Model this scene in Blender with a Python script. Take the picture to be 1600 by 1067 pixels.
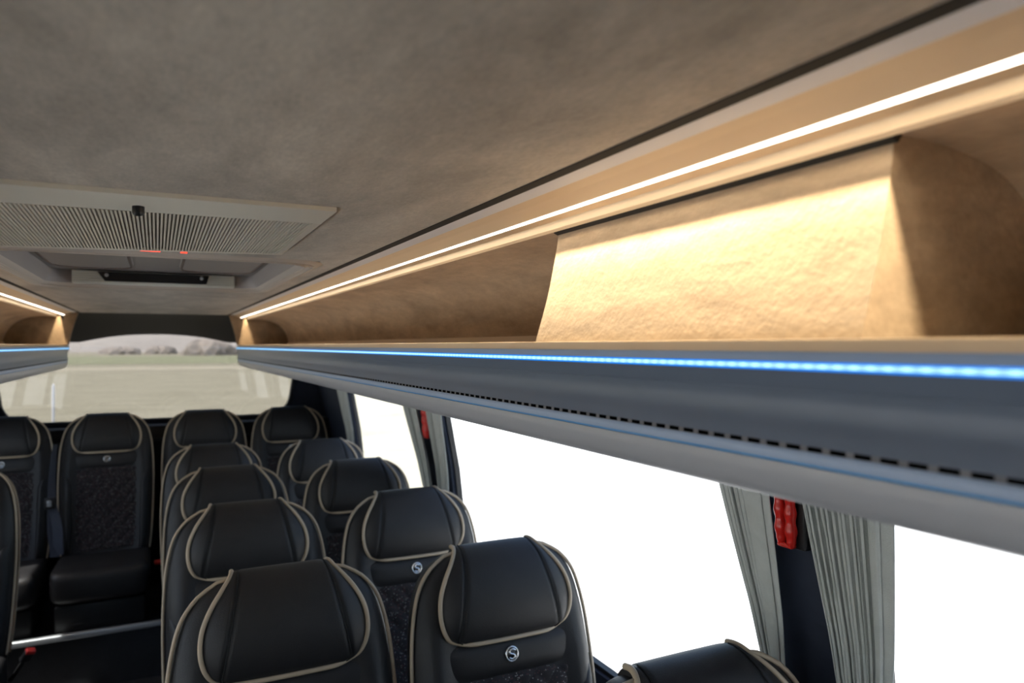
import bpy, bmesh, math, random
from mathutils import Vector, Matrix
random.seed(7)
PI = math.pi
S = bpy.context.scene
for o in list(bpy.data.objects): bpy.data.objects.remove(o)
C = S.collection
H = 1.70                      # eye height above the bus floor; X right, Y to the rear, Z up

# ------------------------------------------------------------------ camera
cam = bpy.data.cameras.new('camera'); camo = bpy.data.objects.new('camera', cam); C.objects.link(camo)
FPX = 1120.0
cam.sensor_width = 36.0; cam.lens = FPX*36/1600; cam.shift_y = 6.5/1600; cam.clip_start = .02; cam.clip_end = 2000
YAW = math.atan(555/FPX)
camo.location = (0, 0, H); camo.rotation_euler = (PI/2, 0, -YAW)
cam.dof.use_dof = True; cam.dof.focus_distance = 1.2; cam.dof.aperture_fstop = 4.2
S.camera = camo

# ------------------------------------------------------------------ world, sun, exposure
w = bpy.data.worlds.new('world'); S.world = w; w.use_nodes = True
nt = w.node_tree; bg = nt.nodes['Background']
sky = nt.nodes.new('ShaderNodeTexSky'); sky.sky_type = 'NISHITA'; sky.sun_disc = False
sky.sun_elevation = math.radians(64); sky.sun_rotation = math.radians(-100); sky.air_density = 1.0; sky.dust_density = 2.5
nt.links.new(sky.outputs[0], bg.inputs[0]); bg.inputs[1].default_value = .38
sun = bpy.data.lights.new('sun', 'SUN'); suno = bpy.data.objects.new('sun', sun); C.objects.link(suno)
sun.energy = 7.6; sun.angle = math.radians(1.0); sun.color = (1, .97, .93)
suno.rotation_euler = (math.radians(6), math.radians(-24), 0)   # from the left of the bus, high
S.view_settings.view_transform = 'Standard'; S.view_settings.look = 'None'
S.view_settings.exposure = 0.15; S.view_settings.gamma = 1.0
S.view_settings.use_curve_mapping = False

# ------------------------------------------------------------------ materials
def mat(name, col, rough=.6, metal=0, spec=.5, var=None, vscale=6, vstretch=(1,1,1), bump=0, bscale=200, bstretch=(1,1,1), sheen=0, detail=6, lo=.35, hi=.65, grain=None):
    m = bpy.data.materials.new(name); m.use_nodes = True
    n = m.node_tree.nodes; l = m.node_tree.links; b = n['Principled BSDF']
    b.inputs['Base Color'].default_value = (*col, 1); b.inputs['Roughness'].default_value = rough
    b.inputs['Metallic'].default_value = metal; b.inputs['Specular IOR Level'].default_value = spec
    if sheen: b.inputs['Sheen Weight'].default_value = sheen
    tc = n.new('ShaderNodeTexCoord')
    if var:
        mp = n.new('ShaderNodeMapping'); mp.inputs['Scale'].default_value = vstretch
        l.new(tc.outputs['Object'], mp.inputs[0])
        nz = n.new('ShaderNodeTexNoise'); nz.inputs['Scale'].default_value = vscale; nz.inputs['Detail'].default_value = detail
        nz.inputs['Roughness'].default_value = .6; nz.inputs['Distortion'].default_value = .6
        l.new(mp.outputs[0], nz.inputs['Vector'])
        r = n.new('ShaderNodeValToRGB'); r.color_ramp.elements[0].position = lo; r.color_ramp.elements[1].position = hi
        r.color_ramp.elements[0].color = (*col, 1); r.color_ramp.elements[1].color = (*var, 1)
        l.new(nz.outputs['Fac'], r.inputs[0]); l.new(r.outputs[0], b.inputs['Base Color'])
        for gs, ga in (grain or []):               # brushed nap: finer lighter and darker touches
            src = b.inputs['Base Color'].links[0].from_socket
            g = n.new('ShaderNodeTexNoise'); g.inputs['Scale'].default_value = gs; g.inputs['Detail'].default_value = 5; g.inputs['Roughness'].default_value = .7
            l.new(mp.outputs[0], g.inputs['Vector'])
            k = n.new('ShaderNodeMapRange'); k.inputs[1].default_value = .3; k.inputs[2].default_value = .7; k.inputs[3].default_value = 1-ga; k.inputs[4].default_value = 1+ga
            l.new(g.outputs['Fac'], k.inputs[0])
            mu = n.new('ShaderNodeVectorMath'); mu.operation = 'SCALE'; l.new(src, mu.inputs[0]); l.new(k.outputs[0], mu.inputs['Scale'])
            l.new(mu.outputs[0], b.inputs['Base Color'])
    if bump:
        mp2 = n.new('ShaderNodeMapping'); mp2.inputs['Scale'].default_value = bstretch
        l.new(tc.outputs['Object'], mp2.inputs[0])
        z2 = n.new('ShaderNodeTexNoise'); z2.inputs['Scale'].default_value = bscale; z2.inputs['Detail'].default_value = 3
        l.new(mp2.outputs[0], z2.inputs['Vector'])
        bp = n.new('ShaderNodeBump'); bp.inputs['Strength'].default_value = bump; bp.inputs['Distance'].default_value = .002
        l.new(z2.outputs['Fac'], bp.inputs['Height']); l.new(bp.outputs[0], b.inputs['Normal'])
    return m
def emit(name, col, s, dots=None):
    m = bpy.data.materials.new(name); m.use_nodes = True
    n = m.node_tree.nodes; l = m.node_tree.links; n.remove(n['Principled BSDF'])
    e = n.new('ShaderNodeEmission'); e.inputs[0].default_value = (*col, 1); e.inputs[1].default_value = s
    if dots:                                       # the separate diodes behind the diffuser
        tc = n.new('ShaderNodeTexCoord'); sx = n.new('ShaderNodeSeparateXYZ'); l.new(tc.outputs['Object'], sx.inputs[0])
        a = n.new('ShaderNodeMath'); a.operation = 'MULTIPLY'; a.inputs[1].default_value = 2*PI/dots; l.new(sx.outputs['Y'], a.inputs[0])
        c = n.new('ShaderNodeMath'); c.operation = 'COSINE'; l.new(a.outputs[0], c.inputs[0])
        mr = n.new('ShaderNodeMapRange'); mr.inputs[1].default_value = -1; mr.inputs[2].default_value = 1
        mr.inputs[3].default_value = s*.8; mr.inputs[4].default_value = s*1.2; l.new(c.outputs[0], mr.inputs[0])
        l.new(mr.outputs[0], e.inputs[1])
    l.new(e.outputs[0], n['Material Output'].inputs[0]); return m
def glass(name, tint, refl=.06):
    m = bpy.data.materials.new(name); m.use_nodes = True
    n = m.node_tree.nodes; l = m.node_tree.links; n.remove(n['Principled BSDF'])
    t = n.new('ShaderNodeBsdfTransparent'); t.inputs[0].default_value = (*tint, 1)
    g = n.new('ShaderNodeBsdfGlossy'); g.inputs['Roughness'].default_value = .02
    x = n.new('ShaderNodeMixShader'); x.inputs[0].default_value = refl
    l.new(t.outputs[0], x.inputs[1]); l.new(g.outputs[0], x.inputs[2]); l.new(x.outputs[0], n['Material Output'].inputs[0]); return m
def fabric_mat():
    m = mat('speckled_fabric', (.012,.008,.009), .85, sheen=.15)
    n = m.node_tree.nodes; l = m.node_tree.links; b = n['Principled BSDF']
    tc = n.new('ShaderNodeTexCoord')
    v = n.new('ShaderNodeTexVoronoi'); v.inputs['Scale'].default_value = 230; v.inputs['Randomness'].default_value = .25
    l.new(tc.outputs['Object'], v.inputs['Vector'])
    r = n.new('ShaderNodeValToRGB'); r.color_ramp.elements[0].position = .22; r.color_ramp.elements[1].position = .38
    r.color_ramp.elements[0].color = (1,1,1,1); r.color_ramp.elements[1].color = (0,0,0,1)
    l.new(v.outputs['Distance'], r.inputs[0])
    pick = n.new('ShaderNodeValToRGB'); pick.color_ramp.interpolation = 'CONSTANT'
    e = pick.color_ramp.elements; e[0].color = (.012,.010,.011,1); e[1].position = .45; e[1].color = (.11,.034,.036,1)
    k = e.new(.72); k.color = (.36,.34,.34,1)
    l.new(v.outputs['Color'], pick.inputs[0])
    mx = n.new('ShaderNodeMix'); mx.data_type = 'RGBA'; mx.inputs[6].default_value = (.010,.007,.008,1)
    l.new(r.outputs[0], mx.inputs[0]); l.new(pick.outputs[0], mx.inputs[7]); l.new(mx.outputs[2], b.inputs['Base Color'])
    return m
M = dict(
 ceil = mat('ceiling_suede', (.285,.252,.205), .92, var=(.50,.448,.372), vscale=4.0, vstretch=(1.7,.6,1), bump=.25, bscale=160, sheen=.25, grain=[(22,.14),(130,.16)]),
 suede = mat('rack_suede', (.36,.26,.165), .85, var=(.52,.39,.26), vscale=7, vstretch=(1,.45,1.6), bump=.45, bscale=120, sheen=.1, grain=[(16,.16),(70,.10)]),
 shelf = mat('shelf_felt', (.17,.125,.085), .95),
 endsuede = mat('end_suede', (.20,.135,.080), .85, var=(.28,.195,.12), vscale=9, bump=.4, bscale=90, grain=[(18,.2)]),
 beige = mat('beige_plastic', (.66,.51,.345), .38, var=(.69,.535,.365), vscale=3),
 greytrim = mat('grey_trim', (.68,.70,.76), .45),
 face = mat('rack_face_grey', (.098,.126,.172), .36, var=(.108,.136,.182), vscale=2),
 band = mat('rack_band_bluegrey', (.29,.37,.50), .35),  # blue tint stands in for sky reflected in the rack band and groove
 groove = mat('rack_groove_blue', (.11,.32,.60), .4),
 channel = mat('slot_channel_grey', (.13,.13,.14), .5),
 lower = mat('rack_lower_grey', (.34,.35,.37), .40),
 black = mat('black_plastic', (.008,.008,.009), .5),
 slot = mat('slot_black', (.003,.003,.003), 1.0, spec=0),
 gap = mat('rubber_gap', (.015,.016,.016), .9),
 led = emit('led_white', (1,.91,.78), 6.0),
 blue = emit('led_blue', (0.0,.22,.88), 1.1),
 bluecore = emit('led_blue_core', (.40,.78,.95), 1.25, dots=.0135),
 leather = mat('black_leather', (.0145,.0138,.0145), .50, spec=.38, var=(.019,.018,.0187), vscale=9, bump=.22, bscale=420),
 seam = mat('seam_thread', (.006,.006,.006), .8),
 piping = mat('beige_piping', (.45,.36,.255), .5),
 shell = mat('seat_shell', (.03,.032,.038), .5),
 fabric = fabric_mat(),
 chrome = mat('chrome', (.75,.76,.78), .18, metal=1),
 badgeb = mat('badge_black', (.01,.01,.01), .3),
 belt = mat('belt_webbing', (.07,.08,.11), .7, bump=.5, bscale=300),
 red = mat('red_plastic', (.62,.018,.012), .28, spec=.6),
 redbtn = mat('red_button', (.60,.02,.015), .4),
 redled = emit('red_indicator', (1,.06,.03), 2.2),
 curtain = mat('grey_curtain', (.50,.53,.51), .9, var=(.56,.59,.57), vscale=20, bump=.4, bscale=350),
 navy = mat('navy_trim', (.014,.020,.040), .75, var=(.018,.025,.047), vscale=20),
 dark = mat('dark_trim', (.022,.020,.019), .7),
 floor = mat('dark_floor', (.018,.019,.022), .5, var=(.025,.026,.03), vscale=12),
 alu = mat('aluminium_edge', (.55,.58,.60), .35, metal=.7),
 acband = mat('ac_cream', (.82,.78,.67), .45),
 acgrille = mat('ac_grille', (.76,.70,.59), .5),
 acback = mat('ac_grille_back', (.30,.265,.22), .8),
 hatchgrey = mat('hatch_grey', (.36,.33,.315), .5),
 hatchrim = mat('hatch_pad_rim', (.16,.12,.10), .6),
 hatchlite = mat('hatch_light', (.80,.81,.74), .5),
 hatchframe = mat('hatch_frame', (.62,.55,.48), .45),
 glass = glass('side_glass', (.93,.94,.93), .03),
 tint = glass('rear_glass', (.56,.555,.53), .04),
 ground = mat('dry_field', (.335,.305,.225), .95, var=(.43,.395,.305), vscale=.35, vstretch=(1,2.2,1), detail=9),
 lot = mat('pale_gravel', (.78,.765,.725), .95, var=(.86,.845,.81), vscale=2.5, detail=9),
 track = mat('dirt_track', (.53,.48,.38), .95, var=(.49,.44,.345), vscale=.2),
 green = mat('green_field', (.29,.30,.185), .95, var=(.34,.34,.225), vscale=.1),
 hill = mat('hazy_hill', (.52,.48,.455), .95, var=(.45,.41,.39), vscale=.05),  # pale distance haze is put into the hill's colour
 bush = mat('bare_bush', (.35,.31,.29), .95, var=(.44,.39,.36), vscale=.8),  # colour lightened to carry the haze over the distance
 white = mat('white_upright', (.85,.87,.95), .5),
 body = mat('bus_body', (.03,.03,.035), .5),
)

# ------------------------------------------------------------------ mesh helpers
class MB:
    def __init__(s): s.v = []; s.f = []; s.sm = []
    def add(s, vs, fs, smooth=False):
        k = len(s.v); s.v += [tuple(p) for p in vs]
        for f in fs: s.f.append([i+k for i in f]); s.sm.append(smooth)
        return s
    def box(s, x0,x1,y0,y1,z0,z1, bev=0, seg=2):
        if bev <= 0:
            vs = [(x,y,z) for x in (x0,x1) for y in (y0,y1) for z in (z0,z1)]
            return s.add(vs, [(0,1,3,2),(4,6,7,5),(0,4,5,1),(2,3,7,6),(0,2,6,4),(1,5,7,3)])
        bm = bmesh.new(); bmesh.ops.create_cube(bm, size=1)
        for v in bm.verts: v.co = Vector(((x0+x1)/2+v.co.x*(x1-x0), (y0+y1)/2+v.co.y*(y1-y0), (z0+z1)/2+v.co.z*(z1-z0)))
        bmesh.ops.bevel(bm, geom=bm.edges[:]+bm.verts[:], offset=bev, segments=seg, profile=.5, affect='EDGES')
        bm.verts.index_update(); vs = [v.co[:] for v in bm.verts]; fs = [[v.index for v in f.verts] for f in bm.faces]; bm.free()
        return s.add(vs, fs, True)
    def tube(s, pts, r, n=8, closed=False):
        pts = [Vector(p) for p in pts]; N = len(pts); vs = []; fs = []
        up = None
        for i, p in enumerate(pts):
            a = pts[i-1] if (i > 0 or closed) else p; b = pts[(i+1) % N] if (i < N-1 or closed) else p
            t = (b-a).normalized()
            if up is None: up = Vector((0,0,1)) if abs(t.z) < .9 else Vector((1,0,0))
            x = t.cross(up)
            if x.length < 1e-6: x = t.cross(Vector((.3,.5,.8)))
            x.normalize(); up = x.cross(t).normalized()
            ri = r[i] if isinstance(r, (list,tuple)) else r
            for k in range(n):
                q = 2*PI*k/n; vs.append(p + (x*math.cos(q) + up*math.sin(q))*ri)
        for i in range(N if closed else N-1):
            j = (i+1) % N
            for k in range(n): fs.append((i*n+k, i*n+(k+1)%n, j*n+(k+1)%n, j*n+k))
        if not closed: fs.append(list(range(n))[::-1]); fs.append([(N-1)*n+k for k in range(n)])
        return s.add(vs, fs, True)
    def grid(s, fn, nu, nv, smooth=True, wrap=False):
        vs = [fn(i/nu, j/nv) for j in range(nv+1) for i in range(nu+1)]; W = nu+1
        return s.add(vs, [(j*W+i, j*W+i+1, (j+1)*W+i+1, (j+1)*W+i) for j in range(nv) for i in range(nu)], smooth)
    def ext(s, prof, y0, y1, smooth=False, ny=1):
        """closed profile [(x,z)] extruded along Y with end caps"""
        n = len(prof); vs = []; fs = []
        for j in range(ny+1):
            y = y0+(y1-y0)*j/ny
            vs += [(x, y, z) for x, z in prof]
        for j in range(ny):
            for i in range(n): k = (i+1) % n; fs.append((j*n+i, j*n+k, (j+1)*n+k, (j+1)*n+i))
        fs.append(list(range(n))); fs.append([ny*n+i for i in range(n)][::-1])
        return s.add(vs, fs, smooth)
    def sheet(s, line, t, y0, y1, smooth=False):
        """an open profile line given thickness t to its left, extruded along Y"""
        off = []
        for i, p in enumerate(line):
            a = line[max(i-1,0)]; b = line[min(i+1,len(line)-1)]
            d = Vector((b[0]-a[0], b[1]-a[1])).normalized(); off.append((p[0]-d.y*t, p[1]+d.x*t))
        return s.ext(list(line)+off[::-1], y0, y1, smooth)
    def build(s, name, m, parent=None, weld=False, sharp=None):
        me = bpy.data.meshes.new(name); me.from_pydata(s.v, [], s.f)
        bm = bmesh.new(); bm.from_mesh(me)
        for i, f in enumerate(bm.faces): f.smooth = s.sm[i]
        if weld: bmesh.ops.remove_doubles(bm, verts=bm.verts[:], dist=1e-5)
        bmesh.ops.recalc_face_normals(bm, faces=bm.faces[:]); bm.to_mesh(me); bm.free()
        if sharp: 
            try: me.set_sharp_from_angle(angle=math.radians(sharp))
            except Exception: pass
        me.materials.append(M[m]); o = bpy.data.objects.new(name, me); C.objects.link(o)
        if parent: o.parent = parent
        return o
def tag(o, label=None, cat=None, group=None, kind=None):
    if label: o['label'] = label
    if cat: o['category'] = cat
    if group: o['group'] = group
    if kind: o['kind'] = kind
    return o
def empty(name, loc=(0,0,0)):
    o = bpy.data.objects.new(name, None); C.objects.link(o); o.location = loc; o.empty_display_size = .1; return o
def struct(o, label, cat=None):
    tag(o, label, cat, kind='structure'); return o
def kids(o): return [c for c in bpy.data.objects if c.parent == o]
def copy_tree(o, parent=None):
    c = o.copy(); C.objects.link(c); c.parent = parent
    for ch in kids(o): copy_tree(ch, c)
    return c
def spline(pts, n=8):
    """Catmull-Rom through 2D/3D points"""
    P = [Vector(p) for p in pts]; out = []
    for i in range(len(P)-1):
        p0 = P[i-1] if i else P[0]*2-P[1]; p1 = P[i]; p2 = P[i+1]; p3 = P[i+2] if i+2 < len(P) else P[-1]*2-P[-2]
        for k in range(n):
            t = k/n
            out.append(.5*((2*p1)+(p2-p0)*t+(2*p0-5*p1+4*p2-p3)*t*t+(3*p1-p0-3*p2+p3)*t**3))
    out.append(P[-1]); return out
def lerp_tab(tab, x):
    if x <= tab[0][0]: return tab[0][1]
    for (a, b), (c, d) in zip(tab, tab[1:]):
        if x <= c: return b+(d-b)*(x-a)/(c-a)
    return tab[-1][1]

# ------------------------------------------------------------------ outside
GZ = -.75
struct(MB().box(-400,400,-200,420, GZ-.2, GZ).build('ground', 'ground'), 'dry straw coloured field around the bus', 'field')
b = MB().box(-60,60,-60,3.4, GZ, GZ+.01); b.add([(1.7,3.4,GZ+.01),(60,3.4,GZ+.01),(60,60,GZ+.01),(21.5,60,GZ+.01)],[(0,1,2,3)]); b.box(-60,-1.6,3.4,6.5,GZ,GZ+.01)  # unseen left and front stretches added so the bounce light stays neutral
struct(b.build('gravel_lot', 'lot'), 'pale sunlit gravel beside the bus, unseen left and front parts added for bounce light', 'gravel')
struct(MB().grid(lambda u,v: (-200+400*u, 84+10*v+4*math.sin(u*9)-20*(u-.5), GZ+.02), 40, 1).build('dirt_track', 'track'), 'pale dirt track crossing the field behind the bus', 'track')
struct(MB().grid(lambda u,v: (-20+240*u, 108+75*v-15*u, GZ+.03), 8, 1).build('green_field', 'green'), 'strip of green grass beyond the dirt track', 'field')
def hill():
    b = MB()
    def f(u, v):
        x = -380+760*u
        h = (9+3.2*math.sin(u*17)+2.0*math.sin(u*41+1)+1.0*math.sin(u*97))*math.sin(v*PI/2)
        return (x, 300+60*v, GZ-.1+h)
    return b.grid(f, 160, 8).build('hill', 'hill')
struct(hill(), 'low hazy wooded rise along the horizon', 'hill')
def bush(x, y, w_, h, label):
    b = MB(); rr = random.Random(int(x*10+y))
    ph = [rr.random()*6.28 for _ in range(6)]
    def f(u, v):
        a = u*2*PI; e = v*PI/2
        k = 1+math.cos(e)*(.14*math.sin(5*a+ph[0])+.11*math.sin(9*a+ph[1]+6*v)+.09*math.sin(13*a+ph[2])*math.cos(7*e+ph[3])+.06*math.sin(23*a+ph[4]+17*e))
        return (w_*k*math.cos(a)*math.cos(e), w_*k*math.sin(a)*math.cos(e), h*k*math.sin(e))
    o = b.grid(f, 56, 16).build('bush', 'bush'); o.location = (x, y, GZ)
    return tag(o, label, 'bush', 'bushes on the horizon')
bush(12.0, 200, 6.0, 4.0, 'largest grey brown bush on the horizon, right of centre in the rear window')
bush(25.5, 222, 4.5, 3.4, 'bare bush on the horizon beside the rear end of the right luggage rack')
bush(1.0, 235, 4.0, 2.4, 'small low bush left of the largest bush on the horizon')
bush(-9.0, 230, 5.0, 2.2, 'faint low bush on the horizon in the left half of the rear window')
o = MB().tube([(0,0,0),(0,0,2.0),(0,0,2.03)], [.014,.014,.006], 10).build('thin_upright', 'white'); o.location = (-1.02, 9.3, GZ)  # thin pale streak behind the rear window, modelled as an upright tube
tag(o, 'thin white upright behind the rear window', 'post')

# ------------------------------------------------------------------ bus shell
YF, YR = -1.5, 5.15
WT = [(-1.75,1.12),(-.95,1.115),(-.5,1.065),(-.10,.99),(.06,.93),(.16,.80),(.235,.55),(.26,.3),(.265,0)]   # wall half-width against height
def wx(dz): return lerp_tab(WT, dz)
WB, WTOP = -.92, -.06                            # window bottom and top
struct(MB().box(-1.13,1.13,YF,YR,-.06,0).build('floor','floor'), 'dark bus floor in the aisle', 'floor')
OPEN = [(3.02,4.27),(1.0,2.70),(-.95,.80)]
def side_wall(s, side):
    root = empty('wall_'+side, (s*1.12, 1.0, 0))
    P = (-s*1.12, -1.0, 0)
    def part(nm, m, dzs, y0, y1):
        b = MB(); line = [(s*wx(d), H+d) for d in dzs]
        line2 = [(s*(wx(d)+.03), H+d) for d in dzs]
        b.ext(line+line2[::-1], y0, y1); o = b.build(nm, m, root); o.location = P; return o
    part('lower_panel', 'navy', [-1.7,-.95,WB], YF, YR)
    part('upper_panel', 'dark', [WTOP,.0,.06,.11,.16,.2,.235,.25], YF, YR)
    ys = [YR]+[q for a,b in OPEN for q in (b,a)]+[YF]
    for k in range(0, len(ys), 2): part('pillar', 'navy', [WB,-.8,-.65,-.5,-.35,-.2,WTOP], ys[k+1], ys[k])
    struct(root, 'navy lined %s side wall of the bus with window pillars'%side, 'wall')
    return root
side_wall(1, 'right'); side_wall(-1, 'left')
def side_window(s, n, a, b, label):
    root = empty('window_%d'%n, (s*1.09, (a+b)/2, H-.5)); P = (-s*1.09, -(a+b)/2, -H+.5)
    dzs = [WB-.03,-.8,-.65,-.5,-.35,-.2,WTOP+.03]
    g = MB(); g.ext([(s*(wx(d)+.034), H+d) for d in dzs]+[(s*(wx(d)+.038), H+d) for d in dzs[::-1]], a-.03, b+.03)
    o = g.build('pane', 'glass', root); o.location = P
    fr = MB()
    for y0, y1 in ((a-.005,a+.012),(b-.012,b+.005)):
        fr.ext([(s*(wx(d)+.012), H+d) for d in dzs]+[(s*(wx(d)+.033), H+d) for d in dzs[::-1]], y0, y1)
    for d0, d1 in ((WB-.004,WB+.014),(WTOP-.014,WTOP+.004)):
        fr.ext([(s*(wx(d0)+.012),H+d0),(s*(wx(d1)+.012),H+d1),(s*(wx(d1)+.033),H+d1),(s*(wx(d0)+.033),H+d0)], a, b)
    o = fr.build('window_frame', 'black', root); o.location = P
    struct(root, label, 'window')
side_window(1,1,*OPEN[0],'right side window nearest the rear of the bus')
side_window(1,2,*OPEN[1],'wide right side window beside the window seats')
side_window(1,3,*OPEN[2],'right side window nearest the camera, blown out white')
side_window(-1,4,*OPEN[0],'left side window nearest the rear'); side_window(-1,5,*OPEN[1],'middle left side window'); side_window(-1,6,*OPEN[2],'left side window nearest the camera')
# rear wall with window
def rear_outline(n, top=.12, bot=-.475, ht=.90, hb=.80, rb=.15, rt=.06):
    pts = []
    def hw(z): return hb+(ht-hb)*(z-bot)/(top-bot)
    def arc(cx, cz, r, a0, a1, k=8):
        for i in range(k+1): q = a0+(a1-a0)*i/k; pts.append((cx+r*math.cos(q), cz+r*math.sin(q)))
    arc(hw(bot)-rb+.035, bot+rb, rb, -PI/2, 0); arc(hw(top)-rt, top-rt, rt, 0, PI/2)
    arc(-hw(top)+rt, top-rt, rt, PI/2, PI); arc(-hw(bot)+rb-.035, bot+rb, rb, PI, 1.5*PI)
    return pts
RO = rear_outline(0)
rw = empty('wall_rear', (0,YR,0))
b = MB(); out = []
for x, z in RO:                                   # project to the outer rectangle
    k = min(1.14/max(abs(x),1e-6), (.27+.17)/max(z+.17,1e-6) if z > -.17 else 1.53/max(-.17-z,1e-6)); out.append((x*k, -.17+(z+.17)*k))
n = len(RO)
b.add([(x,0,H+z) for x,z in RO]+[(x,0,H+z) for x,z in out]+[(x,.03,H+z) for x,z in RO]+[(x,.03,H+z) for x,z in out],
  [(i,(i+1)%n,n+(i+1)%n,n+i) for i in range(n)]+[(2*n+i,2*n+(i+1)%n,3*n+(i+1)%n,3*n+i) for i in range(n)]+[(i,(i+1)%n,2*n+(i+1)%n,2*n+i) for i in range(n)])
b.build('rear_panel','navy',rw)
struct(rw, 'dark rear wall of the bus around the rear window', 'wall')
rwin = empty('window_7', (0,YR,H))
b = MB(); b.add([(x*1.01,.010,z*1.01) for x,z in RO]+[(x*1.01,.014,z*1.01) for x,z in RO], [list(range(n)), [n+i for i in range(n)][::-1]]+[(i,(i+1)%n,n+(i+1)%n,n+i) for i in range(n)])
b.build('pane','tint',rwin)
MB().tube([(x,-.006,z) for x,z in RO], .011, 8, True).build('window_frame','shell',rwin)
struct(rwin, 'wide tinted rear window looking onto the dry field', 'window')
# unseen front bulkhead, closed off to keep windscreen light from the headrests
fw = empty('wall_front_blocker', (0,YF,0)); 
MB().box(-1.13,1.13,-.03,0,0,H+.28).build('blocker_panel','dark',fw)
struct(fw, 'unseen dark bulkhead behind the camera, added to block windscreen light', 'wall')
# ceiling round the hatch opening
CZ = .192; CE = .400
HX, HY0, HY1 = .335, 1.66, 2.66
b = MB()
for x0,x1,y0,y1 in ((-CE,CE,YF,HY0),(-CE,CE,HY1,4.82),(-CE,-HX,HY0,HY1),(HX,CE,HY0,HY1)): b.box(x0,x1,y0,y1,H+CZ,H+CZ+.02)
cl = b.build('ceiling','ceil'); struct(cl, 'brown grey suede ceiling lining', 'ceiling')
b = MB(); b.box(-1.0,1.0,YF,YR,H+.262,H+.29); struct(b.build('roof','body'), 'outer roof skin of the bus', 'roof')
# rubber gaps between ceiling and rack trim
for s, n_ in ((1,1),(-1,2)):
    o = MB().ext([(s*(CE-.006),H+CZ-.001),(s*(CE+.010),H+CZ-.001),(s*(CE+.010),H+CZ+.03),(s*(CE-.006),H+CZ+.03)],YF,4.82).build('trim_%d'%n_,'gap')
    struct(o, 'dark rubber gap along the %s edge of the ceiling'%('right' if s>0 else 'left'), 'trim')
# header above the rear window
def header():
    b = MB()
    def f(u, v):
        x = -1.0+2.0*u; low = .072-.075*(abs(x)/.5)**2.2 if abs(x) < .5 else -.007
        low = max(low, .02)
        y = 4.82+.30*v**.8; z = (CZ+.004)*(1-v)+low*v
        return (x, y, H+z)
    b.grid(f, 60, 8)
    b.grid(lambda u,v: (f(u,1)[0], f(u,1)[1]+.03*v, f(u,1)[2]+.03*v), 60, 1)
    return b.build('trim_3','dark')
struct(header(), 'dark curved header panel above the rear window', 'trim')
# rear platform under the bench
b = MB(); b.box(-1.11,1.11,4.12,YR,0,.28); struct(b.build('trim_4','floor'), 'dark raised platform under the rear bench', 'platform')
b = MB(); b.ext([(-1.11,0),(1.11,0),(1.11,1),(-1.11,1)],0,1); 
b = MB(); b.box(-1.09,1.09,4.095,4.125,.262,.290,.004); struct(b.build('trim_5','alu'), 'pale aluminium edge strip of the rear platform', 'trim')
b = MB(); b.box(-1.1,1.1,5.02,YR,.28,H-.50,.01); struct(b.build('trim_6','black'), 'dark shelf below the rear window', 'trim')
b = MB(); b.box(-1.0,1.0,5.0,5.022,H-.60,H-.58,.004); struct(b.build('trim_7','shell'), 'thin blue grey rail behind the rear seats', 'trim')

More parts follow.
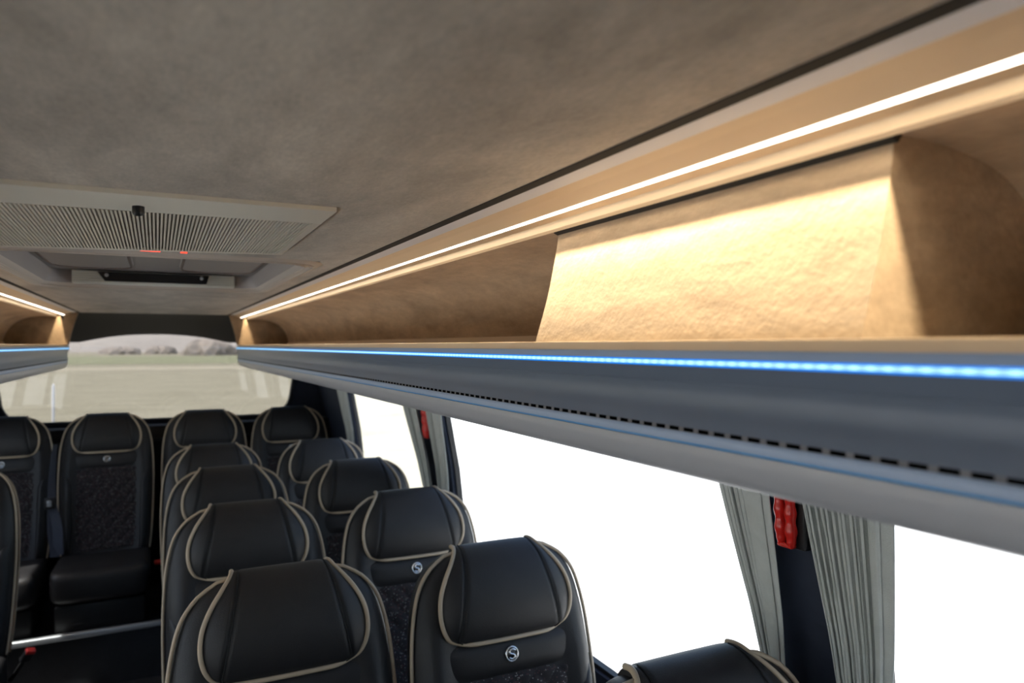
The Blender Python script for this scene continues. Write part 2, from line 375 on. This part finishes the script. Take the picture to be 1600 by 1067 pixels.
# ------------------------------------------------------------------ luggage racks
def led_lamp(root, x, y0, y1, dz, P):
    L = bpy.data.lights.new('led_lamp','AREA'); L.shape = 'RECTANGLE'; L.size = y1-y0; L.size_y = .002
    L.energy = 27; L.color = (1,.83,.57); L.spread = math.radians(178)
    o = bpy.data.objects.new('led_lamp', L); C.objects.link(o)
    o.rotation_euler = (0,0,PI/2); o.location = (x+P[0], (y0+y1)/2+P[1], dz); o.parent = root
R0, R1 = -.9, 4.80
BOXY0, BOXY1 = .373, .90
INNER = [(.512,.166),(.58,.166),(.65,.155),(.70,.130),(.735,.090),(.755,.045),(.765,.0),(.768,-.02)]
def rack(s, label):
    root = empty('luggage_rack', (s*.6, 2.0, H)); P = (-s*.6, -2.0, 0)
    def put(b, nm, m, sharp=None):
        o = b.build(nm, m, root, sharp=sharp); o.location = P; return o
    def X(l): return [(s*x, z) for x, z in l]
    def sheet(line, t, y0, y1, smooth=False):
        b = MB(); off = []
        for i, p in enumerate(line):
            a = line[max(i-1,0)]; c = line[min(i+1,len(line)-1)]
            d = Vector((c[0]-a[0], c[1]-a[1])).normalized(); off.append((p[0]-d.y*t, p[1]+d.x*t))
        return b.ext(X(list(line)+off[::-1]), y0, y1, smooth)
    # upper cove: grey trim, beige panel, LED strip, ridge
    put(sheet([(.409,.1925),(.418,.1905),(.4315,.1885)],.012,R0,R1), 'edge_trim','greytrim')
    put(sheet([(.4315,.1885),(.445,.1845),(.457,.1795),(.4672,.1750)],.010,R0,R1), 'cove_panel','beige')
    put(MB().ext(X([(.4672,.1752),(.4676,.1744),(.4733,.1730),(.4738,.1745),(.4738,.180),(.466,.182)]),R0,R1-.03), 'led_strip','led')
    put(sheet([(.4738,.1737),(.482,.1727),(.4905,.1712)],.003,R0,R1), 'cove_return','beige')
    put(MB().ext(X([(.4900,.1722),(.4925,.1722),(.4925,.1960),(.5040,.1960),(.5040,.1795),(.5010,.1785),(.5100,.1785),(.5100,.1970),(.4900,.1970)]),R0,R1), 'light_channel','channel')
    put(MB().ext(X([(.5088,.1785),(.5088,.1665),(.5115,.1628),(.5155,.1640),(.517,.172),(.5165,.1785)]),R0,R1), 'cove_ridge','beige')
    # suede back of the rack
    pr = [tuple(p) for p in spline(INNER, 6)]; prc = [p for p in pr if p[1] > -.008]
    put(sheet(pr,.010,R0,R1,True), 'back_panel','suede',40)
    put(MB().ext(X([(.752,-.012),(.762,-.012),(.762,.022),(.754,.022)]),R0,R1-.02), 'back_reflection','beige')  # beige strip stands in for a reflection along the back wall
    # shelf and lip
    put(MB().ext(X([(.462,-.012),(.772,-.012),(.772,-.022),(.462,-.022)]),R0,R1), 'shelf','shelf')
    lip = [(.470,-.012),(.470,.0045),(.4620,.0055),(.4575,.0052),(.4548,.0042),(.4505,-.0045),(.466,-.0045),(.466,-.012)]
    put(MB().ext(X(lip),R0,R1), 'lip','beige',30)
    put(MB().ext(X([(.4505,-.0047),(.4490,-.0125),(.466,-.0125),(.466,-.0047)]),R0,R1), 'upper_face','band')
    put(MB().ext(X([(.4492,-.0127),(.4478,-.0135),(.4475,-.0185),(.4488,-.0195),(.460,-.0195),(.460,-.0127)]),R0,R1), 'blue_light_strip','blue')
    put(MB().ext(X([(.4478,-.0140),(.4468,-.0146),(.4468,-.0174),(.4478,-.0180)]),R0,R1-.01), 'blue_light_core','bluecore')
    fl = [tuple(p) for p in spline([(.4490,-.0195),(.4525,-.0290),(.4545,-.0345)],4)]+[tuple(p) for p in spline([(.4556,-.0352),(.4585,-.046),(.4590,-.058),(.4570,-.069),(.4555,-.0785)],6)]
    put(sheet(fl,.008,R0,R1,True), 'face_panel','face',25)
    put(MB().ext(X([(.4562,-.0785),(.4562,-.0830),(.470,-.0830),(.470,-.0785)]),R0,R1), 'slot_channel','channel')
    lp = [tuple(p) for p in spline([(.4555,-.0830),(.4545,-.0865),(.4555,-.0925)],4)]
    put(sheet(lp,.010,R0,R1,True), 'upper_band','band',25)
    put(MB().ext(X([(.4560,-.0927),(.4575,-.0950),(.470,-.0950),(.470,-.0927)]),R0,R1), 'blue_groove','groove')
    lo = [tuple(p) for p in spline([(.4560,-.0952),(.4570,-.105),(.4620,-.117),(.4700,-.126),(.484,-.132),(.52,-.136),(.62,-.136),(.80,-.125),(.955,-.10)],5)]
    put(sheet(lo,.008,R0,R1,True), 'lower_panel','lower',30)
    # air outlets: each slot where it can be told apart, the far ones together
    me = MB().ext(X([(.4558,-.0788),(.4558,-.0826),(.465,-.0826),(.465,-.0788)]),-.0068,.0068)
    if s > 0:
        k0 = None
        for k in range(64):
            y = .12+k*.021
            if k0 is None: k0 = o = me.build('air_slot','slot',root)
            else:
                o = k0.copy(); C.objects.link(o); o.parent = root
            o.location = (P[0], P[1]+y, P[2])
        ys = [.12+k*.021 for k in range(64, 222)]
    else: ys = [.12+k*.021 for k in range(0, 222)]
    b = MB()
    for y in ys: b.ext(X([(.4558,-.0788),(.4558,-.0826),(.465,-.0826),(.465,-.0788)]), y-.0068, y+.0068)
    o = put(b, 'air_slots','slot'); o['kind'] = 'stuff'
    # end panel
    for ye in (R1-.012,):
        pe = [(.470,-.010)]+[(.470,.10),(.476,.150),(.495,.168)]+prc+[(.768,-.010)]
        put(MB().ext(X(pe), ye, ye+.012), 'end_panel','endsuede')
    fe = [(.409,.194)]+[tuple(p) for p in spline([(.405,.190),(.418,.150),(.432,.100),(.444,.050),(.451,.006)],5)]+[(.475,.006),(.475,.16),(.50,.20)]
    put(MB().ext(X(fe), R1-.010, R1+.03), 'end_frame','endsuede')
    ce = [(.449,-.004)]+fl[::3]+[(.458,-.10),(.463,-.118),(.475,-.130),(.52,-.136),(.95,-.10),(.95,-.004)]
    put(MB().ext(X(ce), R1-.004, R1+.012), 'end_cap','dark')
    if s > 0:
        # suede cover box closing a stretch of the rack
        bx = [tuple(p) for p in spline([(.521,.163),(.519,.145),(.512,.110),(.503,.070),(.491,.030),(.478,-.011)],6)]
        prof = bx+[(.768,-.011)]+prc[::-1]
        put(MB().ext(X(prof), BOXY0, BOXY1, False), 'cover_box','suede',40)
        put(MB().ext(X([(.514,.1625),(.5212,.1595),(.526,.166),(.516,.170)]), BOXY0-.004, BOXY1+.002), 'box_top_gap','gap')
    led_lamp(root, s*.4965, R0, R1-.014, .1935, P)
    for o in kids(root):
        pass
    # move the children from world-height profiles to the rack's own height
    tag(root, label, 'luggage rack', 'luggage racks')
    return root
rack(1, 'right luggage rack with blue light strip, suede cover box and air slots')
rack(-1, 'left luggage rack at the left edge, only its rear end showing')

# ------------------------------------------------------------------ air conditioning panel
ac = empty('air_conditioning_panel', (0,1.24,H+CZ))
AX = .224; AL = -.268; AY0, AY1 = -.24, .255
def acz(x, y):                                   # lower face, hangs a little lower to the rear left
    u = (x-AL)/(AX-AL); v = (y-AY0)/(AY1-AY0)
    return -.006 - .004*v - .013*v*(1-u)
def acsheet(x0,x1,y0,y1,up=.02,drop=0):
    b = MB(); q = [(x0,y0),(x1,y0),(x1,y1),(x0,y1)]
    return b.add([(x,y,acz(x,y)-drop) for x,y in q]+[(x,y,up) for x,y in q], [(0,1,2,3),(4,5,6,7),(0,1,5,4),(1,2,6,5),(2,3,7,6),(3,0,4,7)])
acsheet(AL,AX,AY0,AY0+.108).build('front_band','acband',ac)
acsheet(AL+.012,AX-.012,AY0+.108,AY1-.02,drop=-.003).build('grille_back','acback',ac)
for x0 in (AL, AX-.012): acsheet(x0,x0+.012,AY0+.108,AY1).build('side_border','acgrille',ac)
acsheet(AL+.012,AX-.012,AY1-.02,AY1).build('rear_border','acgrille',ac)
b = MB(); k = 0; x = AL+.0145
while x < AX-.014:
    q = [(x-.0013,AY0+.108),(x+.0013,AY0+.108),(x+.0013,AY1-.02),(x-.0013,AY1-.02)]
    b.add([(px,py,acz(px,py)-.0005) for px,py in q]+[(px,py,acz(px,py)+.006) for px,py in q], [(0,1,2,3),(4,5,6,7),(0,1,5,4),(1,2,6,5),(2,3,7,6),(3,0,4,7)]); x += .0052
o = b.build('grille','acgrille',ac); o['kind'] = 'stuff'
o = MB().tube([(0,0,.004),(0,0,-.008),(0,0,-.0105),(0,0,-.012)],[.0075,.0075,.0062,.003],20).build('sensor','black',ac); o.location = (-.022,AY0+.075,acz(0,AY0+.075))
o['label'] = 'round black sensor'
for x0,x1 in ((-.028,.006),(.040,.052)):
    o = MB().box(x0,x1,AY1-.0015,AY1+.0015,acz(0,AY1)-.001,acz(0,AY1)+.003,.0008).build('indicator_light','redled',ac); o['label']='small red indicator light'
tag(ac, 'cream ceiling air conditioning panel with ribbed grille and round black sensor', 'air conditioner')

# ------------------------------------------------------------------ roof hatch
hr = empty('roof_hatch', (0,(HY0+HY1)/2,H+CZ)); hy = (HY1-HY0)/2; LZ = .045
def rrect(hx, hyy, r, k=8):
    p = []
    for cx,cy,a in ((hx-r,hyy-r,0),(-hx+r,hyy-r,PI/2),(-hx+r,-hyy+r,PI),(hx-r,-hyy+r,1.5*PI)):
        for i in range(k+1): q = a+PI/2*i/k; p.append((cx+r*math.cos(q), cy+r*math.sin(q)))
    return p
o1 = rrect(HX+.018,hy+.018,.09); o2 = rrect(HX+.008,hy+.008,.085); o3 = rrect(HX-.018,hy-.018,.07); o4 = rrect(HX-.030,hy-.030,.06); n = len(o1)
b = MB(); rings = [(o1,.0),(o2,-.006),(o3,-.006),(o4,.006)]
b.add([(x,y,z) for r,z in rings for x,y in r], [(j*n+i,j*n+(i+1)%n,(j+1)*n+(i+1)%n,(j+1)*n+i) for j in range(3) for i in range(n)], True)
b.build('hatch_frame','hatchframe',hr)
for j in range(3):
    r = rrect(HX-.002-.008*j, hy-.002-.008*j, .08)
    MB().tube([(x,y,-.006) for x,y in r], .0018, 6, True).build('frame_rib','hatchframe',hr)
b = MB(); r1 = o4; r2 = rrect(HX-.045,hy-.045,.05)
b.add([(x,y,.006) for x,y in r1]+[(x,y,LZ+.004) for x,y in r2], [(i,(i+1)%n,n+(i+1)%n,n+i) for i in range(n)], True); b.build('inner_wall','hatchgrey',hr)
b = MB(); r0 = rrect(HX-.02,hy-.02,.05); b.add([(x,y,LZ) for x,y in r0]+[(x,y,LZ+.012) for x,y in r0], [list(range(n)),[n+i for i in range(n)]]+[(i,(i+1)%n,n+(i+1)%n,n+i) for i in range(n)]); b.build('lid','hatchgrey',hr)
for s in (-1,1):                                  # raised rounded pads of the lid
    rr = rrect(.105,.30,.075); cx = s*.165
    b = MB(); b.add([(cx+x,y-.02,LZ) for x,y in rr]+[(cx+x*.94,(y*.97)-.02,LZ-.008) for x,y in rr], [(i,(i+1)%n,n+(i+1)%n,n+i) for i in range(n)]+[[n+i for i in range(n)]], False); pad = b.build('lid_pad','hatchgrey',hr); MB().tube([(cx+x*.95,(y*.97)-.02,LZ-.0075) for x,y in rr], .0035, 6, True).build('pad_rim','hatchrim',pad)
b = MB().box(-.235,.235,hy-.085,hy-.04,.002,LZ-.002,.004); b.build('rear_block','hatchlite',hr)
for j in range(5): MB().box(-.233,.233,hy-.088,hy-.083,.007+j*.0072,.0098+j*.0072,.0010).build('slat','hatchlite',hr)
hb = MB().add([(-.165,hy-.100,.038),(.155,hy-.100,.038),(.146,hy-.100,.010),(-.145,hy-.100,.010),(-.165,hy-.086,.038),(.155,hy-.086,.038),(.146,hy-.086,.010),(-.145,hy-.086,.010)],[(0,1,2,3),(4,5,6,7),(0,1,5,4),(1,2,6,5),(2,3,7,6),(3,0,4,7)]).build('handle_bar','black',hr)
for x in (-.140,.132):
    o = MB().tube([(x,hy-.098,.028),(x,hy-.104,.028)],.006,12).build('screw','alu',hb)
tag(hr, 'grey roof hatch set in the ceiling with a black handle bar', 'roof hatch')

# ------------------------------------------------------------------ seats
TILT = math.radians(12); HZ = .415
HWT = [(0,.235),(.10,.247),(.25,.256),(.42,.260),(.55,.256),(.63,.247),(.70,.228),(.745,.196),(.770,.158),(.785,.125),(.800,.095)]
HWS = spline([(a,b_) for a,b_ in HWT], 6)
def hw(v): return lerp_tab([(p[0],p[1]) for p in HWS], v)
def place(u, v, w_):                              # back coordinates -> seat coordinates (front is -Y)
    return (u, -w_*math.cos(TILT)+v*math.sin(TILT), HZ+v*math.cos(TILT)+w_*math.sin(TILT))
def thick(v):                                     # front and back depth of the shell
    k = max(0, (v-.685)/.093); k = min(1, k); e = math.sqrt(max(0,1-k*k))
    return (.050*(.35+.65*e), -.070*(.3+.7*e))
def wfront(u, v):
    a = abs(u)/hw(v); f, _ = thick(v)
    bol = .030*math.exp(-((a-.80)/.16)**2)*(1-min(1,max(0,(v-.50)/.2)))
    return f + bol
def back_shell():
    b = MB(); NV = 44; ring = []
    for j in range(NV+1):
        v = .778*(1-(1-j/NV)**1.5) if j else 0
        h = hw(v); f, bk = thick(v); pts = []
        for i in range(27):
            t = -1+2*i/26; tt = math.sin(t*PI/2*.96)/math.sin(PI/2*.96); u = tt*h
            edge = math.sqrt(max(0,1-abs(tt)**7))
            pts.append((u, v, (wfront(u,v)-0.0)*edge + .0))
        for i in range(15):
            t = 1-2*i/14; tt = math.sin(t*PI/2*.95)/math.sin(PI/2*.95)
            pts.append((tt*h*.985, v, bk*(1-abs(tt)**6)**.5 - .012 if abs(tt) < 1 else -.012))
        ring.append(pts)
    n = len(ring[0]); vs = [place(*p) for r in ring for p in r]
    fs = [(j*n+i,j*n+(i+1)%n,(j+1)*n+(i+1)%n,(j+1)*n+i) for j in range(NV) for i in range(n)]
    fs += [list(range(n)), [NV*n+i for i in range(n)]]
    return b.add(vs, fs, True)
HP = [(.568,.052,.126),(.571,.066,.148),(.584,.078,.168),(.612,.088,.182),(.650,.092,.187),(.692,.088,.181),(.732,.077,.163),(.765,.058,.140),(.787,.032,.122),(.797,.004,.114),(.793,-.025,.112),(.778,-.048,.110)]
HPS = spline(HP, 5)
def head_pt(t, row, off=0):
    v, w_, h = row; u = abs(t)*h; us = .100+(.800-v)*.20; us = min(us, h*.88)
    gro = .0060*math.exp(-((u-us)/.0042)**2)
    q = max(0, (u-us)/(h-us)); fall = .005*(u/h)**2 + .021*q**1.6 + .006*q**8
    # inward direction across the profile: towards the middle of the seat's thickness
    c = Vector((.66, -.01)); p = Vector((v, w_)); d = (c-p).normalized()
    k = fall*(1 if w_ > .03 else max(.15,(w_+.05)/.08)) + gro - off
    # horizontal bias so that the front falls straight back
    dv = d.x*.35; dw = d.y if w_ > 0 else d.y*.4
    return place(t*h, v+dv*k, w_+dw*k)
def headrest():
    b = MB(); N = 72; vs = []
    R = HPS
    ts = [math.sin((-1+2*i/N)*PI/2*.9)/math.sin(PI/2*.9) for i in range(N+1)]
    for row in R:
        for t in ts: vs.append(head_pt(t, row))
    W = N+1
    fs = [(j*W+i,j*W+i+1,(j+1)*W+i+1,(j+1)*W+i) for j in range(len(R)-1) for i in range(N)]
    k = len(vs)
    # skirt running back into the shell
    loop = [j*W for j in range(len(R)-1,-1,-1)]+[i for i in range(1,N+1)]+[j*W+N for j in range(1,len(R))]
    sk = []
    for idx in loop:
        x,y,z = vs[idx]; q = min(1,max(0,(R[idx//W][1]-.0)/.05)); sk.append((x*(.93+.04*q), y+.035*q, z-.03*(1-q)))
    m = len(loop); fs += [(loop[i],loop[i+1],k+i+1,k+i) for i in range(m-1)]
    return b.add(vs+sk, fs, True)
def head_piping():
    R = HPS; left = [Vector(head_pt(-1,r,.008)) for r in R[7:50]][::-1]; bot = [Vector(head_pt((-1+2*i/20)*.97,R[4],.008)) for i in range(1,20)]
    cl = [Vector(head_pt(-1,R[5],.008))]; cr = [Vector(head_pt(1,R[5],.008))]
    right = [Vector(head_pt(1,r,.008)) for r in R[7:50]]
    pts = left+cl+bot+cr+right
    for _ in range(2): pts = [pts[0]]+[(pts[i-1]+pts[i]*2+pts[i+1])/4 for i in range(1,len(pts)-1)]+[pts[-1]]
    return MB().tube(pts, .0056, 8)
def outer_piping(wo, ins=0.0):
    pts = []
    def e(sg, v):
        h = hw(v)-ins; f,bk = thick(v); return Vector(place(sg*h, v, wo*(f/.05)))
    vs = [.02+.755*k/60 for k in range(61)]
    pts = [e(-1,v) for v in vs]; r = [e(1,v) for v in vs]
    if wo > 0:
        for lst, sg in ((pts,-1),(r,1)): lst.append(Vector(head_pt(sg, HPS[41], .004)))
    return MB().tube(pts,.0050,6).tube(r,.0050,6)
def yoke():
    def f(u, v):
        uu = (-1+2*u)*(.182+.03*v); vv = .482+.090*v; puff = (1-abs(2*u-1)**6)*(1-abs(2*v-1)**3)
        return place(uu, vv, .049+.014*puff)
    return MB().grid(f, 28, 12)
def insert():
    def f(u, v):
        uu = (-1+2*u)*.175; vv = .03+.458*v; p = .034
        q = abs(math.sin(PI*(uu/p+vv/p)/2))*abs(math.sin(PI*(uu/p-vv/p)/2))
        q = q**.45
        edge = min(1,(1-abs(2*u-1))*12)*min(1,(1-abs(2*v-1))*16)
        return place(uu, vv, .046+.016*edge*(.45+.55*q))
    return MB().grid(f, 76, 96)
def bolster(sg):
    def f(u, v):
        top = .405+.085*u; vv = .02+(top-.02)*v; h = hw(vv)
        uu = .180+(h-.012-.180)*u; puff = (1-abs(2*u-1)**4)*(1-abs(2*v-1)**14)
        return place(sg*uu, vv, wfront(uu,vv)*math.sqrt(max(0,1-(uu/h)**7))-.004+.014*puff)
    return MB().grid(f, 12, 40)
def cushion():
    def f(u, v):                                  # superellipsoid-like pad
        a = u*2*PI; e = (v-.5)*PI
        def sp(x, p): return math.copysign(abs(x)**p, x)
        x = .245*sp(math.cos(e),.28)*sp(math.cos(a),.25); y = .255*sp(math.cos(e),.28)*sp(math.sin(a),.25); z = .085*sp(math.sin(e),.45)
        z += .02*(abs(x)/.245)**4 if z > 0 else 0
        return (x, -.235+y, .375+z-.00-.03*(y)/.25*.5)
    return MB().grid(f, 48, 20)
def cush_insert():
    def f(u, v):
        x = (-1+2*u)*.15; y = -.44+.36*v; p = .034
        q = (abs(math.sin(PI*(x/p+y/p)/2))*abs(math.sin(PI*(x/p-y/p)/2)))**.45
        ed = min(1,(1-abs(2*u-1))*12)*min(1,(1-abs(2*v-1))*12)
        return (x, y, .455-.012+.016*ed*(.45+.55*q)-.06*(y+.235)*1.0)
    return MB().grid(f, 50, 60)
def make_seat(low=False, side=False):
    r = empty('coach_seat')
    back_shell().build('backrest','leather',r)
    hd = headrest().build('headrest','leather',r)
    o = head_piping().build('piping','piping',hd); o['label'] = 'beige piping round the headrest'
    for sg in (-1,1):
        pts = [Vector(head_pt(sg*min((.100+(.800-q[0])*.20)/q[2],.88), q, .0048)) for q in HPS[4:48:2]]
        MB().tube(pts, .0014, 5).build('seam','seam',hd)
    o = outer_piping(.026,.0015).build('front_piping','piping',r); o['label'] = 'beige piping along the front edges'
    if side: outer_piping(-.045,.002).build('rear_piping','piping',r)
    yoke().build('yoke','leather',r)
    for sg in (-1,1): bolster(sg).build('bolster','leather',r)
    o = insert().build('quilted_insert','fabric',r); o['label'] = 'diamond quilted dark speckled fabric'
    c = cushion().build('cushion','leather',r); cush_insert().build('seat_insert','fabric',c)
    # badge with an S
    bc = Vector(place(0,.530,.063)); rot = Matrix.Rotation(-TILT,3,'X')
    def L(x,z,d): return bc + rot @ Vector((x*.86,-d,z*.86))
    bd = MB().tube([L(0,0,-.002),L(0,0,.003)], .0165, 24).build('badge','badgeb',r)
    MB().tube([L(.0195*math.cos(2*PI*i/28),.0195*math.sin(2*PI*i/28),.002) for i in range(28)], .0024, 8, True).build('badge_ring','chrome',bd)
    sp = spline([(.0105,.0085),(.004,.0125),(-.006,.0105),(-.0085,.005),(-.003,.0008),(.004,-.0015),(.0085,-.006),(.006,-.0108),(-.003,-.0125),(-.0105,-.0085)],5)
    o = MB().tube([L(p[0],p[1],.0042) for p in sp], .0026, 8).build('badge_letter','chrome',bd)
    bd['label'] = 'round chrome badge with the letter S'
    if low: MB().box(-.22,.22,-.44,.02,.163,.30,.01).build('seat_base','black',r)
    else:
        MB().box(-.21,.21,-.40,.02,.262,.300,.008).build('seat_base','black',r)
        lm = None
        for x in (-.17,.17):
            for y in (-.36,-.02):
                MB().box(x-.018,x+.018,y-.03,y+.03,0,.265,.005).build('leg','black',r)
    return r
TOPY = .80*math.sin(TILT)
seat = make_seat(); rear = make_seat(True); lone = make_seat(side=True)
GA, GW, GR = 'aisle seats of the right pairs', 'window seats of the right pairs', 'seats of the rear bench'
SP = [
 (.258,1.725,0,GA,'nearest black leather aisle seat with beige piping, at the bottom centre left'),
 (.261,2.480,0,GA,'second black aisle seat from the camera, behind the nearest aisle seat'),
 (.268,3.235,0,GA,'third black aisle seat from the camera, right of the gangway'),
 (.263,4.000,0,GA,'black aisle seat in the row just before the rear bench'),
 (.778,.930,0,GW,'nearest black window seat, only its headrest top at the bottom edge beside the curtain'),
 (.778,1.690,0,GW,'black window seat with full headrest and chrome S badge, in front of the wide window'),
 (.790,2.440,0,GW,'third black window seat from the camera, below the wide side window'),
 (.797,3.190,0,GW,'fourth black window seat from the camera, against the rear side window'),
 (.797,3.950,0,GW,'black window seat in the row just before the rear bench'),
 (-.773,3.72,0,None,'single black seat cut by the left edge, only its aisle side showing'),
 (-.745,4.75,.117,GR,'leftmost seat of the rear bench, cut by the left edge'),
 (-.252,4.75,.117,GR,'rear bench seat facing down the gangway, its whole back and badge visible'),
 (.262,4.75,.117,GR,'third rear bench seat from the left, behind the aisle seats'),
 (.755,4.75,.117,GR,'rightmost seat of the rear bench, by the dark corner pillar'),
]
ns = nr = 0
for x, yt, z, g, lab in SP:
    src = rear if z else seat
    if g is None: o = lone
    elif src is rear: o = src if nr == 0 else copy_tree(src); nr += 1
    else: o = src if ns == 0 else copy_tree(src); ns += 1
    o.scale = (.91 if src is rear else .95,1,1)
    o.location = (x, yt-TOPY, z); o['label'] = lab; o['category'] = 'seat'
    if g: o['group'] = g
    elif 'group' in o: del o['group']

# ------------------------------------------------------------------ seat belts
def ribbon(pts, width, tw, m='belt', name='webbing', parent=None):
    P = spline(pts, 6); b = MB(); n_ = len(P); vs = []
    for i, p in enumerate(P):
        t = i/(n_-1); a = tw[0]+(tw[1]-tw[0])*t; d = Vector((math.cos(a), math.sin(a), 0))*width/2; nn = Vector((-math.sin(a), math.cos(a), 0))*.0008
        vs += [p-d-nn, p+d-nn, p+d+nn, p-d+nn]
    fs = [(i*4+k, i*4+(k+1)%4, i*4+4+(k+1)%4, i*4+4+k) for i in range(n_-1) for k in range(4)]+[(0,1,2,3),tuple((n_-1)*4+k for k in range(4))]
    return b.add(vs, fs, False).build(name, m, parent)
sb = empty('seat_belt', (-.497,4.56,H-1.2))
ribbon([(.0,.05,.66),(-.008,.0,.5),(-.004,-.05,.36),(.0,-.07,.22),(.008,-.07,.14),(.012,-.06,.075)],.046,(1.2,.1),parent=sb)
ribbon([(-.004,-.055,.36),(.022,-.075,.24),(.026,-.075,.15),(.028,-.06,.085)],.046,(.6,-.3),parent=sb)
tg = MB().box(-.034,.018,-.085,-.070,.335,.395,.004).build('belt_tongue','black',sb)
MB().box(-.022,-.002,-.088,-.084,.350,.380,.001).build('tongue_plate','alu',tg)
tag(sb, 'blue grey seat belt hanging between the two left seats of the rear bench', 'seat belt')
def buckle(loc, lean, label):
    r = empty('belt_buckle', loc)
    MB().box(-.008,.008,-.004,.004,-.12,.0,.002).build('stalk','black',r)
    MB().box(-.018,.018,-.011,.011,-.005,.05,.004).build('housing','black',r)
    MB().box(-.017,.017,-.012,.010,.040,.058,.003).build('release_button','redbtn',r)
    r.rotation_euler = lean; tag(r, label, 'buckle', 'red seat belt buckles'); return r
buckle((-.478,3.46,H-1.265),(math.radians(35),math.radians(15),.5),'red seat belt buckle beside the single left seat')
buckle((.004,4.42,H-1.225),(math.radians(40),0,0),'red seat belt buckle between the middle seats of the rear bench')

# ------------------------------------------------------------------ curtains
def curtain(top, mid, s, pleat_frac, pleats, hem_side, label, zb=-1.0, tie=-.72, amp=.008, off=.031):
    """top=(ya,yb) at the rail, mid=(ya,yb) at dz -.52; hem_side 1 puts the flat hem at yb"""
    yc = sum(mid)/2; root = empty('curtain', (s*1.02, yc, H-.5))
    P = Vector((s*1.02, yc, H-.5))
    def edges(dz):
        t = (-.10-dz)/.42; e = t**1.25 if t > 0 else t
        a = top[0]+(mid[0]-top[0])*e; c = top[1]+(mid[1]-top[1])*e
        lo = .05
        m = (a+c)/2; h = (c-a)/2
        if abs(h) < lo/2 or dz < tie: 
            h = math.copysign(max(lo/2, min(abs(h), lo/2+max(0,(tie-dz))*.25)), top[1]-top[0])
            m = (mid[0]+mid[1])/2+ (m-(mid[0]+mid[1])/2)*(.35 if dz > tie else .1)
        return m-h, m+h
    def surf(x, dz):
        a, c = edges(dz)
        y = a+(c-a)*x
        return y
    NV = 26
    def cloth(x0, x1, nm, m, pl, A, N, toward):
        b = MB()
        def f(u, v):
            dz = -.112+(zb+.112)*v; xx = x0+(x1-x0)*u
            ph = pl*u*2*PI; wv = math.tanh(3.5*(math.sin(ph)+.22+.18*math.sin(.43*ph+v*2)))*(1+.2*math.sin(.9*ph+1.1))+.3*math.sin(.37*ph+1.1) if pl > 1 else math.sin(ph)
            yy = surf(xx, dz)+ .0022*math.sin(ph*2+1)
            X = wx(dz)-off-toward - A*(1-.25*v)*wv
            return Vector((s*X, yy, H+dz))-P
        b.grid(f, N, NV); o = b.build(nm, m, root)
        md = o.modifiers.new('thickness','SOLIDIFY'); md.thickness = .0016
        return o
    if hem_side > 0:
        cloth(0, pleat_frac, 'pleats','curtain', pleats, amp, int(pleats*20), 0)
        cloth(pleat_frac-.04, .88, 'hem_band','curtain', .5, .004, 16, .012)
        cloth(.76, 1, 'hem_edge','curtain', .4, .003, 10, .007)
    else:
        cloth(1-pleat_frac, 1, 'pleats','curtain', pleats, amp, int(pleats*20), 0)
        cloth(.12, 1-pleat_frac+.04, 'hem_band','curtain', .5, .004, 16, .012)
        cloth(0, .24, 'hem_edge','curtain', .4, .003, 10, .007)
    return tag(root, label, 'curtain', 'grey pleated window curtains')
#         near edge .. far edge in Y
curtain((1.085,.940),(1.025,.955),1,.55,9,1,'pleated grey curtain on the rear side of the pillar with the large red hammer')
curtain((.685,.885),(.735,.855),1,.82,13,-1,'wide pleated grey curtain at the right, nearest the camera')
curtain((3.10,2.90),(2.99,2.88),1,.75,7,1,'narrow grey curtain on the rear side of the second window pillar')
curtain((2.58,2.78),(2.64,2.78),1,.55,6,-1,'narrow grey curtain in front of the second window pillar')
curtain((4.12,4.42),(4.16,4.36),1,.5,5,-1,'grey curtain at the rear corner of the bus behind the last window seat')

# ------------------------------------------------------------------ emergency hammers
def hammer(y, dz_low, k, label):
    r = empty('emergency_hammer', (wx(dz_low)-.02, y, H+dz_low))
    top = .20*k
    MB().box(-.004,.016,-.030*k,.026*k,-.004,top,.003).build('holder','black',r)
    for j, (yo, lean, h0) in enumerate(((.011*k,.004,.004),(-.011*k,-.002,0))):
        pts = []; rad = []
        for i in range(90):
            t = i/89; z = h0+top*.97*t
            pts.append((-.014-.055*z, yo+lean*k*t, z)); rad.append(k*(.0098+.0013*math.cos(t*2*PI*6+PI*.2))*min(1,.55+t*9))
        MB().tube(pts, rad, 14).build('handle','red',r)
    MB().box(-.021,-.006,-.017*k,.017*k,-.002*k,.007*k,.004).build('handle_foot','red',r)
    tag(r, label, 'emergency hammer', 'red emergency hammers')
hammer(.926, -.357, 1.0, 'large red twin handled emergency hammer on the pillar between the near curtains')
hammer(2.845, -.385, 1.1, 'small red emergency hammer on the second window pillar')
